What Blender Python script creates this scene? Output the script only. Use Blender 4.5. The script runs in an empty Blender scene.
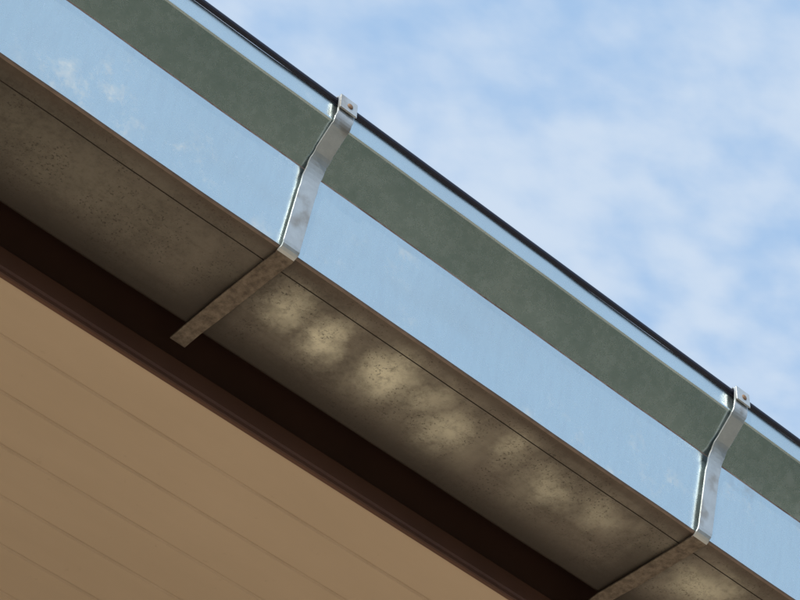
import bpy, bmesh, math, random
from mathutils import Vector, Matrix
random.seed(4)
scene=bpy.context.scene
CAMZ=1.6
# ------------------------------------------------------------ helpers
def link(o,parent=None):
    scene.collection.objects.link(o)
    if parent: o.parent=parent
    return o
def mesh_obj(name,verts,faces,mats,parent=None,midx=None,smooth=False):
    me=bpy.data.meshes.new(name); me.from_pydata(verts,[],faces)
    for m in mats: me.materials.append(m)
    if midx:
        for p,i in zip(me.polygons,midx): p.material_index=i
    if smooth:
        for p in me.polygons: p.use_smooth=True
    me.update()
    return link(bpy.data.objects.new(name,me),parent)
def empty(name):
    return link(bpy.data.objects.new(name,None))
def box(name,lo,hi,mat,parent=None,bevel=0):
    bm=bmesh.new(); bmesh.ops.create_cube(bm,size=1)
    for v in bm.verts:
        v.co=Vector([ (lo[i]+hi[i])/2+v.co[i]*(hi[i]-lo[i]) for i in range(3)])
    if bevel: bmesh.ops.bevel(bm,geom=bm.edges[:],offset=bevel,segments=2,affect='EDGES')
    me=bpy.data.meshes.new(name); bm.to_mesh(me); bm.free(); me.materials.append(mat)
    return link(bpy.data.objects.new(name,me),parent)
class NT:
    def __init__(s,tree): s.t=tree; s.n=tree.nodes; s.l=tree.links
    def node(s,typ,**kw):
        n=s.n.new(typ)
        for k,v in kw.items(): setattr(n,k,v)
        return n
    def link(s,a,b): s.l.new(a,b)
    def val(s,sock,v):
        if isinstance(v,bpy.types.NodeSocket): s.link(v,sock)
        else: sock.default_value=v
    def noise(s,vec,scale,detail=4,rough=.5,dist=0):
        n=s.node('ShaderNodeTexNoise'); s.val(n.inputs['Vector'],vec)
        n.inputs['Scale'].default_value=scale; n.inputs['Detail'].default_value=detail
        n.inputs['Roughness'].default_value=rough; n.inputs['Distortion'].default_value=dist
        return n.outputs['Fac']
    def ramp(s,fac,a,b,va=0.,vb=1.):
        n=s.node('ShaderNodeMapRange'); n.interpolation_type='SMOOTHSTEP'
        if a>b: a,b,va,vb=b,a,vb,va
        s.val(n.inputs[0],fac)
        for i,v in zip((1,2,3,4),(a,b,va,vb)): n.inputs[i].default_value=v
        return n.outputs[0]
    def mix(s,fac,a,b,mode='MIX'):
        n=s.node('ShaderNodeMix'); n.data_type='RGBA'; n.blend_type=mode
        s.val(n.inputs[0],fac)
        for sock,v in ((n.inputs[6],a),(n.inputs[7],b)):
            if isinstance(v,bpy.types.NodeSocket): s.link(v,sock)
            else: sock.default_value=(*v,1)
        return n.outputs[2]
    def math(s,op,a,b=0.):
        n=s.node('ShaderNodeMath'); n.operation=op; s.val(n.inputs[0],a); s.val(n.inputs[1],b); return n.outputs[0]
    def mapping(s,vec,scale,loc=(0,0,0),rot=(0,0,0)):
        n=s.node('ShaderNodeMapping'); s.link(vec,n.inputs[0]); n.inputs['Scale'].default_value=scale
        n.inputs['Location'].default_value=loc; n.inputs['Rotation'].default_value=rot; return n.outputs[0]
    def bump(s,h,strength,dist):
        n=s.node('ShaderNodeBump'); s.link(h,n.inputs['Height']); n.inputs['Strength'].default_value=strength
        n.inputs['Distance'].default_value=dist; return n.outputs[0]
def material(name):
    m=bpy.data.materials.new(name); m.use_nodes=True
    t=NT(m.node_tree); b=m.node_tree.nodes['Principled BSDF']
    geo=t.node('ShaderNodeNewGeometry')
    return m,t,b,geo.outputs['Position']
def simple(name,col,rough=.6,metal=0,var=.15,scale=20,bump=0):
    m,t,b,P=material(name)
    f=t.noise(P,scale,5)
    c=t.mix(f,[x*(1-var) for x in col],[x*(1+var) for x in col])
    t.link(c,b.inputs['Base Color']); b.inputs['Roughness'].default_value=rough; b.inputs['Metallic'].default_value=metal
    if bump: t.link(t.bump(f,bump,.005),b.inputs['Normal'])
    return m
# ------------------------------------------------------------ materials
zinc,t,b,P=material('galvanised_sheet')
zx=t.node('ShaderNodeSeparateXYZ'); t.link(P,zx.inputs[0])
lowp=t.ramp(zx.outputs[2],CAMZ+2.335,CAMZ+2.350,1.0,.22)   # rain-splash oxide sits on the lower panel
n1=t.noise(P,6,3); n2=t.noise(P,70,6,.65)
str_=t.noise(t.mapping(P,(120,120,4)),1,4,.6)
base=t.mix(n1,(.63,.735,.745),(.715,.81,.815))
base=t.mix(t.math('MULTIPLY',t.ramp(str_,.35,.75,0,.22),lowp),base,(.56,.62,.65))
stain=t.ramp(t.noise(t.mapping(P,(3,9,9)),1,3,.5),.45,.75,0,.16)
base=t.mix(stain,base,(.52,.50,.45))
big=t.ramp(t.noise(t.mapping(P,(1,1,1),loc=(.4,0,0)),8,3),.50,.66)
ox=t.math('MULTIPLY',t.ramp(t.noise(P,26,7,.75,.2),.48,.74),big)
ox=t.math('MULTIPLY',t.math('MULTIPLY',ox,.6),lowp)
speck=t.ramp(t.noise(P,260,2,.5),.68,.75)
col=t.mix(ox,base,(.88,.89,.88))
col=t.mix(t.math('MULTIPLY',t.math('MULTIPLY',speck,.4),lowp),col,(.94,.95,.94))
t.link(col,b.inputs['Base Color'])
met=t.math('SUBTRACT',.96,t.math('MULTIPLY',ox,.7)); t.link(met,b.inputs['Metallic'])
rg=t.math('ADD',t.ramp(n2,.3,.7,.24,.29),t.math('MULTIPLY',ox,.5)); t.link(rg,b.inputs['Roughness'])
bn=t.bump(t.noise(P,4,2),.25,.02)
bb=t.node('ShaderNodeBump'); t.link(t.noise(P,220,3),bb.inputs['Height']); bb.inputs['Strength'].default_value=.04; bb.inputs['Distance'].default_value=.001
t.link(bn,bb.inputs['Normal']); t.link(bb.outputs[0],b.inputs['Normal'])
edge,t,b,P=material('oxidised_fold')
f=t.ramp(t.noise(t.mapping(P,(30,90,90)),1,5,.7),.35,.65)
t.link(t.mix(f,(.28,.17,.14),(.52,.42,.38)),b.inputs['Base Color']); b.inputs['Metallic'].default_value=.4; b.inputs['Roughness'].default_value=.55
# weathered underside, with shade painted in toward the back
under,t,b,P=material('weathered_shaded_underside')
sx=t.node('ShaderNodeSeparateXYZ'); t.link(P,sx.inputs[0])
X=sx.outputs[0]; Y=sx.outputs[1]
g=t.noise(P,7,5,.6); fine=t.noise(P,90,6,.7)
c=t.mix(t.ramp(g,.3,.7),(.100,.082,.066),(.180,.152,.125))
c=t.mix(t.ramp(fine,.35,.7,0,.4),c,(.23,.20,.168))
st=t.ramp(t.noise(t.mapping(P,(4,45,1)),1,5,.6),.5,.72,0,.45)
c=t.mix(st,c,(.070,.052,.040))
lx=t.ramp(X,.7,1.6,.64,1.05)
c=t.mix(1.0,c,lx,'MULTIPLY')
wx=t.math('MULTIPLY',t.math('SUBTRACT',t.noise(P,16,5,.65),.5),.08)
wy=t.math('MULTIPLY',t.math('SUBTRACT',t.noise(t.mapping(P,(1,1,1),loc=(5,3,1)),16,5,.65),.5),.08)
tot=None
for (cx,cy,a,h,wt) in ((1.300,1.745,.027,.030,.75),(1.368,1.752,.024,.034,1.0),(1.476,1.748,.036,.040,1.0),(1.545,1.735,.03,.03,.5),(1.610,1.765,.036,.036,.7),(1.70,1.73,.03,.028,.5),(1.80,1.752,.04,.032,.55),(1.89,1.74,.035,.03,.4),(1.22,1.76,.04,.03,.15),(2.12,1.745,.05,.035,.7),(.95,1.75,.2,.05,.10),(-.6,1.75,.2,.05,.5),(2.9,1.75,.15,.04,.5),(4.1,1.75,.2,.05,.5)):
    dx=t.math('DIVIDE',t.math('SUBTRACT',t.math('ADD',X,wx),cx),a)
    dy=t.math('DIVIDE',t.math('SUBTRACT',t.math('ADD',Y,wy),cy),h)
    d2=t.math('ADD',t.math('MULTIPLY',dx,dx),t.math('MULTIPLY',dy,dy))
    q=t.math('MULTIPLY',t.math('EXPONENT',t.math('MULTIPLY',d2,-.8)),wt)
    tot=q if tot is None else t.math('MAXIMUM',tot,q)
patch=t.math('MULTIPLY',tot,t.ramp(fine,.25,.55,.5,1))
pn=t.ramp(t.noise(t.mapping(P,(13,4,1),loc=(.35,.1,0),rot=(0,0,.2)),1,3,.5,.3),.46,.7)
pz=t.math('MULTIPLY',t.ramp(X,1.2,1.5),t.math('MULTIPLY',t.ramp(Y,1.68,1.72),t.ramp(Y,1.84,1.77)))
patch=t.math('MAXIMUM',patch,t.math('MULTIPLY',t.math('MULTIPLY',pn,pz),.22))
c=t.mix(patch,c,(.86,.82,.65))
spk=t.ramp(t.noise(P,290,3,.6),.57,.66); spz=t.ramp(t.noise(P,16,3),.38,.6)
c=t.mix(t.math('MULTIPLY',t.math('MULTIPLY',spk,spz),.7),c,(.03,.022,.015))
c=t.mix(t.ramp(t.math('ADD',Y,t.math('MULTIPLY',g,.03)),1.800,1.875,0,.88),c,(.028,.020,.015))  # shadow along the back edge, painted into the colour as a dark gradient
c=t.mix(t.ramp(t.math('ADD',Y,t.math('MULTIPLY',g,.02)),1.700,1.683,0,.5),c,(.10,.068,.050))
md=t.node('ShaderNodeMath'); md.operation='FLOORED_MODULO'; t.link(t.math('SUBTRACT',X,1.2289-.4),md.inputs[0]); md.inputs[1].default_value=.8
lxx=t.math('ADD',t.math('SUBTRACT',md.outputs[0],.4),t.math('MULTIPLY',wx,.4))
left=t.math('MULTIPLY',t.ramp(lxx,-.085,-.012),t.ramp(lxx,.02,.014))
strap_dark=t.math('MULTIPLY',left,t.ramp(Y,1.685,1.78,.15,.85))  # darker beside each strap, mostly on its left and toward the back
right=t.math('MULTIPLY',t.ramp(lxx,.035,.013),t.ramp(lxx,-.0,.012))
strap_dark=t.math('MAXIMUM',strap_dark,t.math('MULTIPLY',right,.45))
c=t.mix(strap_dark,c,(.035,.026,.02))
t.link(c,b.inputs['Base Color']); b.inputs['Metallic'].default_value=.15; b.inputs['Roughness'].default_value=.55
t.link(t.bump(fine,.2,.002),b.inputs['Normal'])
groove=simple('dirty_seam',(.05,.036,.028),.8,0,.5,60)
foldm=simple('worn_fold',(.22,.165,.135),.5,.3,.5,60)
rim=simple('dark_edge_trim',(.010,.012,.03),.45,0,.2)
inner=simple('gutter_inside',(.25,.25,.24),.6,.3)
strap_m,t,b,P=material('bracket_galvanised')
f=t.noise(P,60,5,.7); s=t.ramp(t.noise(P,25,4),.5,.72)
t.link(t.mix(s,t.mix(f,(.44,.47,.475),(.70,.73,.73)),(.37,.345,.31)),b.inputs['Base Color'])
b.inputs['Metallic'].default_value=.7; b.inputs['Roughness'].default_value=.44
t.link(t.bump(f,.4,.001),b.inputs['Normal'])
strap_u,t,b,P=material('bracket_weathered')
f=t.noise(P,80,6,.7)
t.link(t.mix(t.ramp(f,.3,.7),(.10,.076,.056),(.25,.20,.155)),b.inputs['Base Color'])
b.inputs['Metallic'].default_value=.3; b.inputs['Roughness'].default_value=.55
rust=simple('rusty_rivet',(.24,.15,.09),.6,.4,.4,300)
brown=simple('brown_fascia_paint',(.11,.048,.028),.5,0,.3,9)
brown2=simple('brown_board_paint',(.060,.026,.016),.6,0,.3,9)
soff,t,b,P=material('soffit_paint')
f=t.noise(t.mapping(P,(3,12,12)),1,5,.6); f2=t.noise(P,40,5,.7)
c=t.mix(f,(.53,.405,.28),(.63,.485,.345)) 
c=t.mix(t.math('MULTIPLY',t.ramp(f2,.62,.75),.25),c,(.32,.22,.14))
so=t.node('ShaderNodeSeparateXYZ'); t.link(P,so.inputs[0])
gd=t.node('ShaderNodeMath'); gd.operation='FLOORED_MODULO'; t.link(t.math('SUBTRACT',so.outputs[1],1.915-.044),gd.inputs[0]); gd.inputs[1].default_value=.088
gg=t.ramp(t.math('ABSOLUTE',t.math('SUBTRACT',gd.outputs[0],.044)),.006,.0)
c=t.mix(t.math('MULTIPLY',gg,t.ramp(t.noise(P,9,5),.3,.7,.12,.34)),c,(.27,.18,.11))   # grime in the board joints
t.link(c,b.inputs['Base Color']); b.inputs['Roughness'].default_value=.5
t.link(t.bump(f2,.1,.002),b.inputs['Normal'])
wallm=simple('cream_render',(.56,.46,.33),.9,0,.08,60,.3)
tile=simple('roof_tile',(.20,.08,.05),.8,0,.25,12)
conc,t,b,P=material('paving')
bt=t.node('ShaderNodeTexBrick'); t.link(P,bt.inputs['Vector']); bt.inputs['Scale'].default_value=1.2
bt.inputs['Color1'].default_value=(.50,.42,.33,1); bt.inputs['Color2'].default_value=(.44,.37,.29,1); bt.inputs['Mortar'].default_value=(.2,.17,.14,1)
bt.inputs['Mortar Size'].default_value=.012; t.link(bt.outputs['Color'],b.inputs['Base Color']); b.inputs['Roughness'].default_value=.9
grass,t,b,P=material('grass')
t.link(t.mix(t.noise(P,3,8,.7),(.026,.038,.020),(.050,.067,.039)),b.inputs['Base Color']); b.inputs['Roughness'].default_value=.95
leaf,t,b,P=material('foliage')
t.link(t.mix(t.noise(P,1.5,5,.6),(.023,.036,.022),(.054,.068,.043)),b.inputs['Base Color']); b.inputs['Roughness'].default_value=.7
bark=simple('bark',(.09,.065,.045),.9,0,.3,10)
glass=simple('window_glass',(.03,.035,.04),.08,0,.05)
white=simple('white_frame_paint',(.75,.74,.70),.5)

# ------------------------------------------------------------ ground
def sheet(name,x0,x1,y0,y1,z,mat):
    return mesh_obj(name,[(x0,y0,z),(x1,y0,z),(x1,y1,z),(x0,y1,z)],[(0,1,2,3)],[mat])
G=0.0
sheet('ground',-600,600,-600,600,G,grass)
sheet('paving',-9,14,-2.8,2.70,G+.004,conc)

H=CAMZ
X0,X1=-6.0,11.0
# ------------------------------------------------------------ house
house=empty('house')
WY=2.72
SZ=H+2.146
def wall_panel(n,x0,x1,z0,z1): box(n,(x0,WY,z0),(x1,WY+.3,z1),wallm,house)
wall_panel('wall_a',X0+.4,-3.0,0,SZ+.25)
wall_panel('wall_b',-1.6,4.2,0,SZ+.25)
wall_panel('wall_c',5.2,X1-.4,0,SZ+.25)
wall_panel('wall_over_window',-3.0,-1.6,2.3,SZ+.25); wall_panel('wall_under_window',-3.0,-1.6,0,.95)
wall_panel('wall_over_door',4.2,5.2,2.15,SZ+.25)
box('window_glass',(-3.0,WY+.12,.95),(-1.6,WY+.14,2.3),glass,house)
for n,a,c in (('frame_l',-3.0,-2.94),('frame_m',-2.33,-2.27),('frame_r',-1.66,-1.6)):
    box('window_'+n,(a,WY+.06,.95),(c,WY+.118,2.3),white,house)
box('window_sill',(-3.1,WY-.06,.90),(-1.5,WY-.003,.95),white,house,.005)
box('door',(4.2,WY+.1,0.01),(5.2,WY+.15,2.15),brown,house,.004)
box('door_handle',(4.28,WY+.04,1.0),(4.42,WY+.098,1.03),strap_m,house,.005)
for n,x in (('end_wall_l',X0+.4),('end_wall_r',X1-.7)):
    box(n,(x,WY+.302,0),(x+.3,WY+8,SZ+.25),wallm,house)
box('back_wall',(X0+.4,WY+8.002,0),(X1-.4,WY+8.3,SZ+.25),wallm,house)
# soffit tongue-and-groove boards
y=1.915; pw=.088
prof=[]
while y<WY:
    prof+= [(y,SZ+.0018),(y+.0030,SZ),(y+pw-.0030,SZ),(y+pw,SZ+.0018)]
    y+=pw
prof=[p for i,p in enumerate(prof) if i==0 or p!=prof[i-1]]
v=[];f=[]
for x in (X0,X1):
    for p in prof: v.append((x,p[0],p[1]))
n=len(prof)
for i in range(n-1): f.append((i,i+1,n+i+1,n+i))
mesh_obj('soffit_boards',v,f,[soff],house)
FY=1.910
box('fascia_board',(X0,FY+.004,SZ+.012),(X1,FY+.03,H+2.50),brown2,house)
def sweep(name,prof,x0,x1,mats,parent,midx=None,closed=True,smooth=False,nx=1):
    v=[];f=[];mi=[];n=len(prof)
    for k in range(nx+1):
        x=x0+(x1-x0)*k/nx
        v+=[(x,p[0],p[1]) for p in prof]
    m=n if closed else n-1
    for k in range(nx):
        for i in range(m):
            j=(i+1)%n
            f.append((k*n+i,(k+1)*n+i,(k+1)*n+j,k*n+j)); mi.append(midx[i] if midx else 0)
    if closed:
        f.append(tuple(range(n))); f.append(tuple(nx*n+i for i in range(n))[::-1]); mi+=[0,0]
    return mesh_obj(name,v,f,mats,parent,mi,smooth)
fz=H+2.141
sweep('fascia_trim',[(1.9135,fz+.0),(1.9135,fz+.045),(1.908,fz+.045),(1.905,fz+.042),(1.905,fz+.012),(1.9065,fz+.008),(1.9065,fz+.002),(1.908,fz)],X0-.01,X1+.01,[brown],house)
rp=[]
steps=22; y0,z0=1.80,H+2.455; dy=(6.87-1.80)/steps; dz=dy*.5
for i in range(steps):
    rp+=[(y0+dy*i,z0+dz*i-.012),(y0+dy*i,z0+dz*i+.018)]
rp.append((6.87,z0+dz*steps))
rp2=[(2*6.87-a,b_) for a,b_ in rp[::-1]][1:]
sweep('roof_tiles',rp+rp2,X0-.1,X1+.1,[tile],house,closed=False)
for n,x in (('gable_l',X0+.4),('gable_r',X1-.7)):
    a=[(WY,SZ+.252),(WY+8.3,SZ+.252),(WY+8.3,z0+(WY-1.8)*.5-.05),(6.87,z0+5.07*.5-.06),(WY,z0+(WY-1.8)*.5-.05)]
    sweep(n,a,x,x+.3,[wallm],house)

# ------------------------------------------------------------ gutter
gutter=empty('box_gutter')
out=[];seg=[]
def add(p,m): out.append((p[0],H+p[1])); seg.append(m)
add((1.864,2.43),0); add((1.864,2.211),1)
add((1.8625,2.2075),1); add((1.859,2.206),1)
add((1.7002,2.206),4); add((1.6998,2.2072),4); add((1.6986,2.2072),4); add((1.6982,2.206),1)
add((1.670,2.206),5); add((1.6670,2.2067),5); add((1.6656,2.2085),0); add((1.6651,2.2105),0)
add((1.6386,2.3400),2); add((1.6382,2.3410),2); add((1.6375,2.3418),0)
add((1.5868,2.3945),0); add((1.5845,2.3965),0); add((1.5838,2.3985),0); add((1.5830,2.4300),0)
th=.0012
inn=[]
for i,p in enumerate(out):
    a=Vector(out[max(i-1,0)]); c=Vector(out[min(i+1,len(out)-1)])
    d=(c-a).normalized(); nrm=Vector((-d.y,d.x))
    q=Vector(p)+nrm*(-th)
    cen=Vector((1.74,H+2.33))
    if (Vector(p)+nrm*th-cen).length < (Vector(p)-nrm*th-cen).length: q=Vector(p)+nrm*th
    inn.append((q.x,q.y))
prof=out+inn[::-1]
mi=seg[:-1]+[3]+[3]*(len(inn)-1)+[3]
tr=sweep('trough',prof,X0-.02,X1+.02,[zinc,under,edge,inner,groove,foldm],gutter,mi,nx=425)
# hand-folded sheet is never dead straight: sub-millimetre waviness along its length
for vv in tr.data.vertices:
    x=vv.co.x; k=.5*math.sin(x*7.3)+.35*math.sin(x*17.9+1.2)+.25*math.sin(x*41+.4)
    k2=.5*math.sin(x*9.1+2)+.4*math.sin(x*23+.3)
    vv.co.y+=.0006*k; vv.co.z+=.0005*k2
bp=[]
for k in range(10):
    a=2*math.pi*k/10; bp.append((1.5808+.0042*math.cos(a),H+2.4340+.0042*math.sin(a)))
sweep('lip_edge_trim',bp,X0-.02,X1+.02,[rim],gutter,smooth=False)
for n,x in (('end_cap_l',X0-.022),('end_cap_r',X1+.021)):
    sweep(n,out,x,x+.0012,[zinc],gutter)

# ------------------------------------------------------------ brackets
def bez(p0,p1,p2,n=6):
    return [((1-t)**2*p0[0]+2*t*(1-t)*p1[0]+t*t*p2[0],(1-t)**2*p0[1]+2*t*(1-t)*p1[1]+t*t*p2[1]) for t in [i/n for i in range(n+1)]]
def bracket(xc):
    e=empty('gutter_bracket')
    w=.0143; T=.0028
    path=[(1.893,2.199),(1.862,2.2025),(1.80,2.2015),(1.70,2.2013),(1.676,2.2013)]
    path+=bez((1.674,2.2013),(1.6612,2.2013),(1.6585,2.214),5)
    path+=bez((1.6405,2.302),(1.6325,2.345),(1.6115,2.3635),10)
    path+=bez((1.5850,2.3890),(1.5775,2.3975),(1.5755,2.4080),5)
    path+=[(1.5745,2.4330)]
    path+=bez((1.5745,2.4360),(1.5755,2.4420),(1.5830,2.4415),4)
    path+=[(1.5930,2.4405)]
    pts=[Vector((p[0],H+p[1])) for p in path]
    v=[];f=[];mi=[]
    for i,p in enumerate(pts):
        a=pts[max(i-1,0)]; c=pts[min(i+1,len(pts)-1)]
        d=(c-a).normalized(); nr=Vector((d.y,-d.x))
        zz=p.y-H
        ww=w
        if i<2: ww=w*.92
        wob=.0006*math.sin(i*1.7+xc*5)
        for sgn,sx_ in ((-1,-1),(-1,1),(1,1),(1,-1)):
            q=p+nr*(sgn*T/2)
            v.append((xc+sx_*ww+wob+ (zz-2.206)*.02,q.x,q.y))
    n=len(pts)
    for i in range(n-1):
        for k in range(4):
            f.append((i*4+k,i*4+(k+1)%4,(i+1)*4+(k+1)%4,(i+1)*4+k)); mi.append(0 if i>=6 else 1)
    f.append((0,1,2,3)); f.append(tuple((n-1)*4+k for k in (3,2,1,0))); mi+=[1,0]
    o=mesh_obj('strap',v,f,[strap_m,strap_u],e,mi)
    bm=bmesh.new(); bm.from_mesh(o.data); bmesh.ops.recalc_face_normals(bm,faces=bm.faces[:]); bm.to_mesh(o.data); bm.free()
    bv=o.modifiers.new('bevel','BEVEL'); bv.width=.0006; bv.segments=2; bv.limit_method='ANGLE'; bv.angle_limit=math.radians(50)
    xo=xc+.0045
    box('head_plate',(xo-.0155,1.5695,H+2.4125),(xo+.0155,1.5722,H+2.4400),strap_m,e,.001)
    bm=bmesh.new()
    bmesh.ops.create_uvsphere(bm,u_segments=16,v_segments=8,radius=.0048)
    for q in bm.verts: q.co=Vector((xo+.002+q.co.x,1.5693+q.co.y*.45,H+2.4255+q.co.z))
    me=bpy.data.meshes.new('rivet'); bm.to_mesh(me); bm.free(); me.materials.append(rust)
    link(bpy.data.objects.new('rivet',me),e)
x=1.2289
for k in range(-8,12):
    bracket(x+.8*k)

# ------------------------------------------------------------ garden trees / hedge
def tree_row(name,specs):
    v=[];f=[];mi=[]
    def tube(a,b_,r0,r1,n=7):
        a=Vector(a);b_=Vector(b_); d=(b_-a).normalized(); u=d.orthogonal().normalized(); w=d.cross(u)
        s=len(v)
        for c,r in ((a,r0),(b_,r1)):
            for k in range(n):
                an=2*math.pi*k/n; q=c+u*(r*math.cos(an))+w*(r*math.sin(an)); v.append(tuple(q))
        for k in range(n):
            f.append((s+k,s+(k+1)%n,s+n+(k+1)%n,s+n+k)); mi.append(1)
    for (tx,ty,h,r) in specs:
        tube((tx,ty,0),(tx+.2,ty,h*.45),.2,.13); 
        cl=[]
        for k in range(9):
            an=random.uniform(0,6.28); rr=random.uniform(.2,.75)*r; z=h*random.uniform(.42,.88)
            c=(tx+rr*math.cos(an),ty+rr*math.sin(an),z); tube((tx+.2,ty,h*random.uniform(.3,.45)),c,.08,.02,5); cl.append(c)
        for c in cl:
            for k in range(230):
                d=Vector((random.gauss(0,1),random.gauss(0,1),random.gauss(0,1))).normalized()*r*.48*random.uniform(.5,1.05)
                p=Vector(c)+d; s=random.uniform(.09,.2)
                a=Vector((random.gauss(0,1),random.gauss(0,1),random.gauss(0,1))).normalized(); u=a.orthogonal().normalized(); w=a.cross(u)
                i=len(v); v.extend([tuple(p+u*s),tuple(p+w*s*.6),tuple(p-u*s),tuple(p-w*s*.6)]); f.append((i,i+1,i+2,i+3)); mi.append(0)
    return mesh_obj(name,v,f,[leaf,bark],None,mi)
tree_row('garden_trees',[(-14+4.3*i+random.uniform(-1,1),-17+random.uniform(-2.5,2.5),random.uniform(5,6.5),random.uniform(2,2.8)) for i in range(13)])
v=[];f=[]
HY=-8.5
for k in range(16000):
    px=random.uniform(-18,30); side=random.random()
    if side<.6: p=Vector((px,HY+random.uniform(-.12,.12),random.uniform(0,1.8)))
    else: p=Vector((px,random.uniform(HY-1,HY),1.8+random.uniform(-.12,.12)))
    s=random.uniform(.06,.13)
    a=Vector((random.gauss(0,1),random.gauss(0,1),random.gauss(0,1))).normalized(); u=a.orthogonal().normalized(); w=a.cross(u)
    i=len(v); v.extend([tuple(p+u*s),tuple(p+w*s*.6),tuple(p-u*s),tuple(p-w*s*.6)]); f.append((i,i+1,i+2,i+3))
i=len(v); bx=[(xx,yy,zz) for zz in (0,1.75) for xx,yy in ((-18,HY-1),(30,HY-1),(30,HY-.05),(-18,HY-.05))]
v+=bx; f+=[tuple(i+k for k in q) for q in ((0,1,5,4),(1,2,6,5),(2,3,7,6),(3,0,4,7),(4,5,6,7))]
mesh_obj('hedge',v,f,[leaf])

# ------------------------------------------------------------ sky + sun
sd=Vector((-.62,-.50,.60)).normalized()
elev=math.asin(sd.z); rot=math.atan2(sd.x,sd.y)
w=bpy.data.worlds.new('World'); scene.world=w; w.use_nodes=True
t=NT(w.node_tree); bg=w.node_tree.nodes['Background']
sky=t.node('ShaderNodeTexSky'); sky.sky_type='NISHITA'; sky.sun_disc=False; sky.sun_elevation=elev; sky.sun_rotation=rot
sky.air_density=1.0; sky.dust_density=.6; sky.ozone_density=2.0
tc=t.node('ShaderNodeTexCoord'); sp=t.node('ShaderNodeSeparateXYZ'); t.link(tc.outputs['Generated'],sp.inputs[0])
zc=t.math('MAXIMUM',sp.outputs[2],.04)
cx=t.math('DIVIDE',sp.outputs[0],zc); cy=t.math('DIVIDE',sp.outputs[1],zc)
cb=t.node('ShaderNodeCombineXYZ'); t.link(cx,cb.inputs[0]); t.link(cy,cb.inputs[1])
ca=t.noise(t.mapping(cb.outputs[0],(1,1,1),loc=(3.1,1.7,0),rot=(0,0,.5)),6.5,2,.45,0)
cbn=t.noise(t.mapping(cb.outputs[0],(1,1.4,1),loc=(.3,.7,0),rot=(0,0,.9)),24,4,.45,0)
s1=t.math('ADD',t.math('MULTIPLY',ca,.58),t.math('MULTIPLY',cbn,.42))
haze=t.mix(.8,sky.outputs[0],(2.9,4.6,7.0))
cf=t.ramp(s1,.34,.68,.08,.80)
cf=t.math('MULTIPLY',cf,t.ramp(sp.outputs[2],.0,.25))
skyc=t.mix(cf,haze,(5.1,5.8,6.7))
t.link(skyc,bg.inputs[0]); bg.inputs[1].default_value=.135
L=bpy.data.lights.new('sun','SUN'); L.energy=4.5; L.angle=math.radians(.5); L.color=(1,.93,.82)
lo=link(bpy.data.objects.new('sun',L)); lo.rotation_euler=sd.to_track_quat('Z','Y').to_euler(); lo.location=(-6,-6,12)

# ------------------------------------------------------------ camera
cam=bpy.data.cameras.new('camera'); co=link(bpy.data.objects.new('camera',cam))
r=Vector((.7318,-.6804,.0399)).normalized(); fw=Vector((.4528,.5291,.7178)).normalized()
r=(r-fw*r.dot(fw)).normalized(); up=r.cross(fw)
M=Matrix((r,up,-fw)).transposed().to_4x4(); M.translation=Vector((0,0,H)); co.matrix_world=M
cam.sensor_width=36; cam.lens=36*2320/800; cam.clip_start=.05; cam.clip_end=2000
scene.camera=co
scene.view_settings.view_transform='Standard'; scene.view_settings.look='None'; scene.view_settings.exposure=0
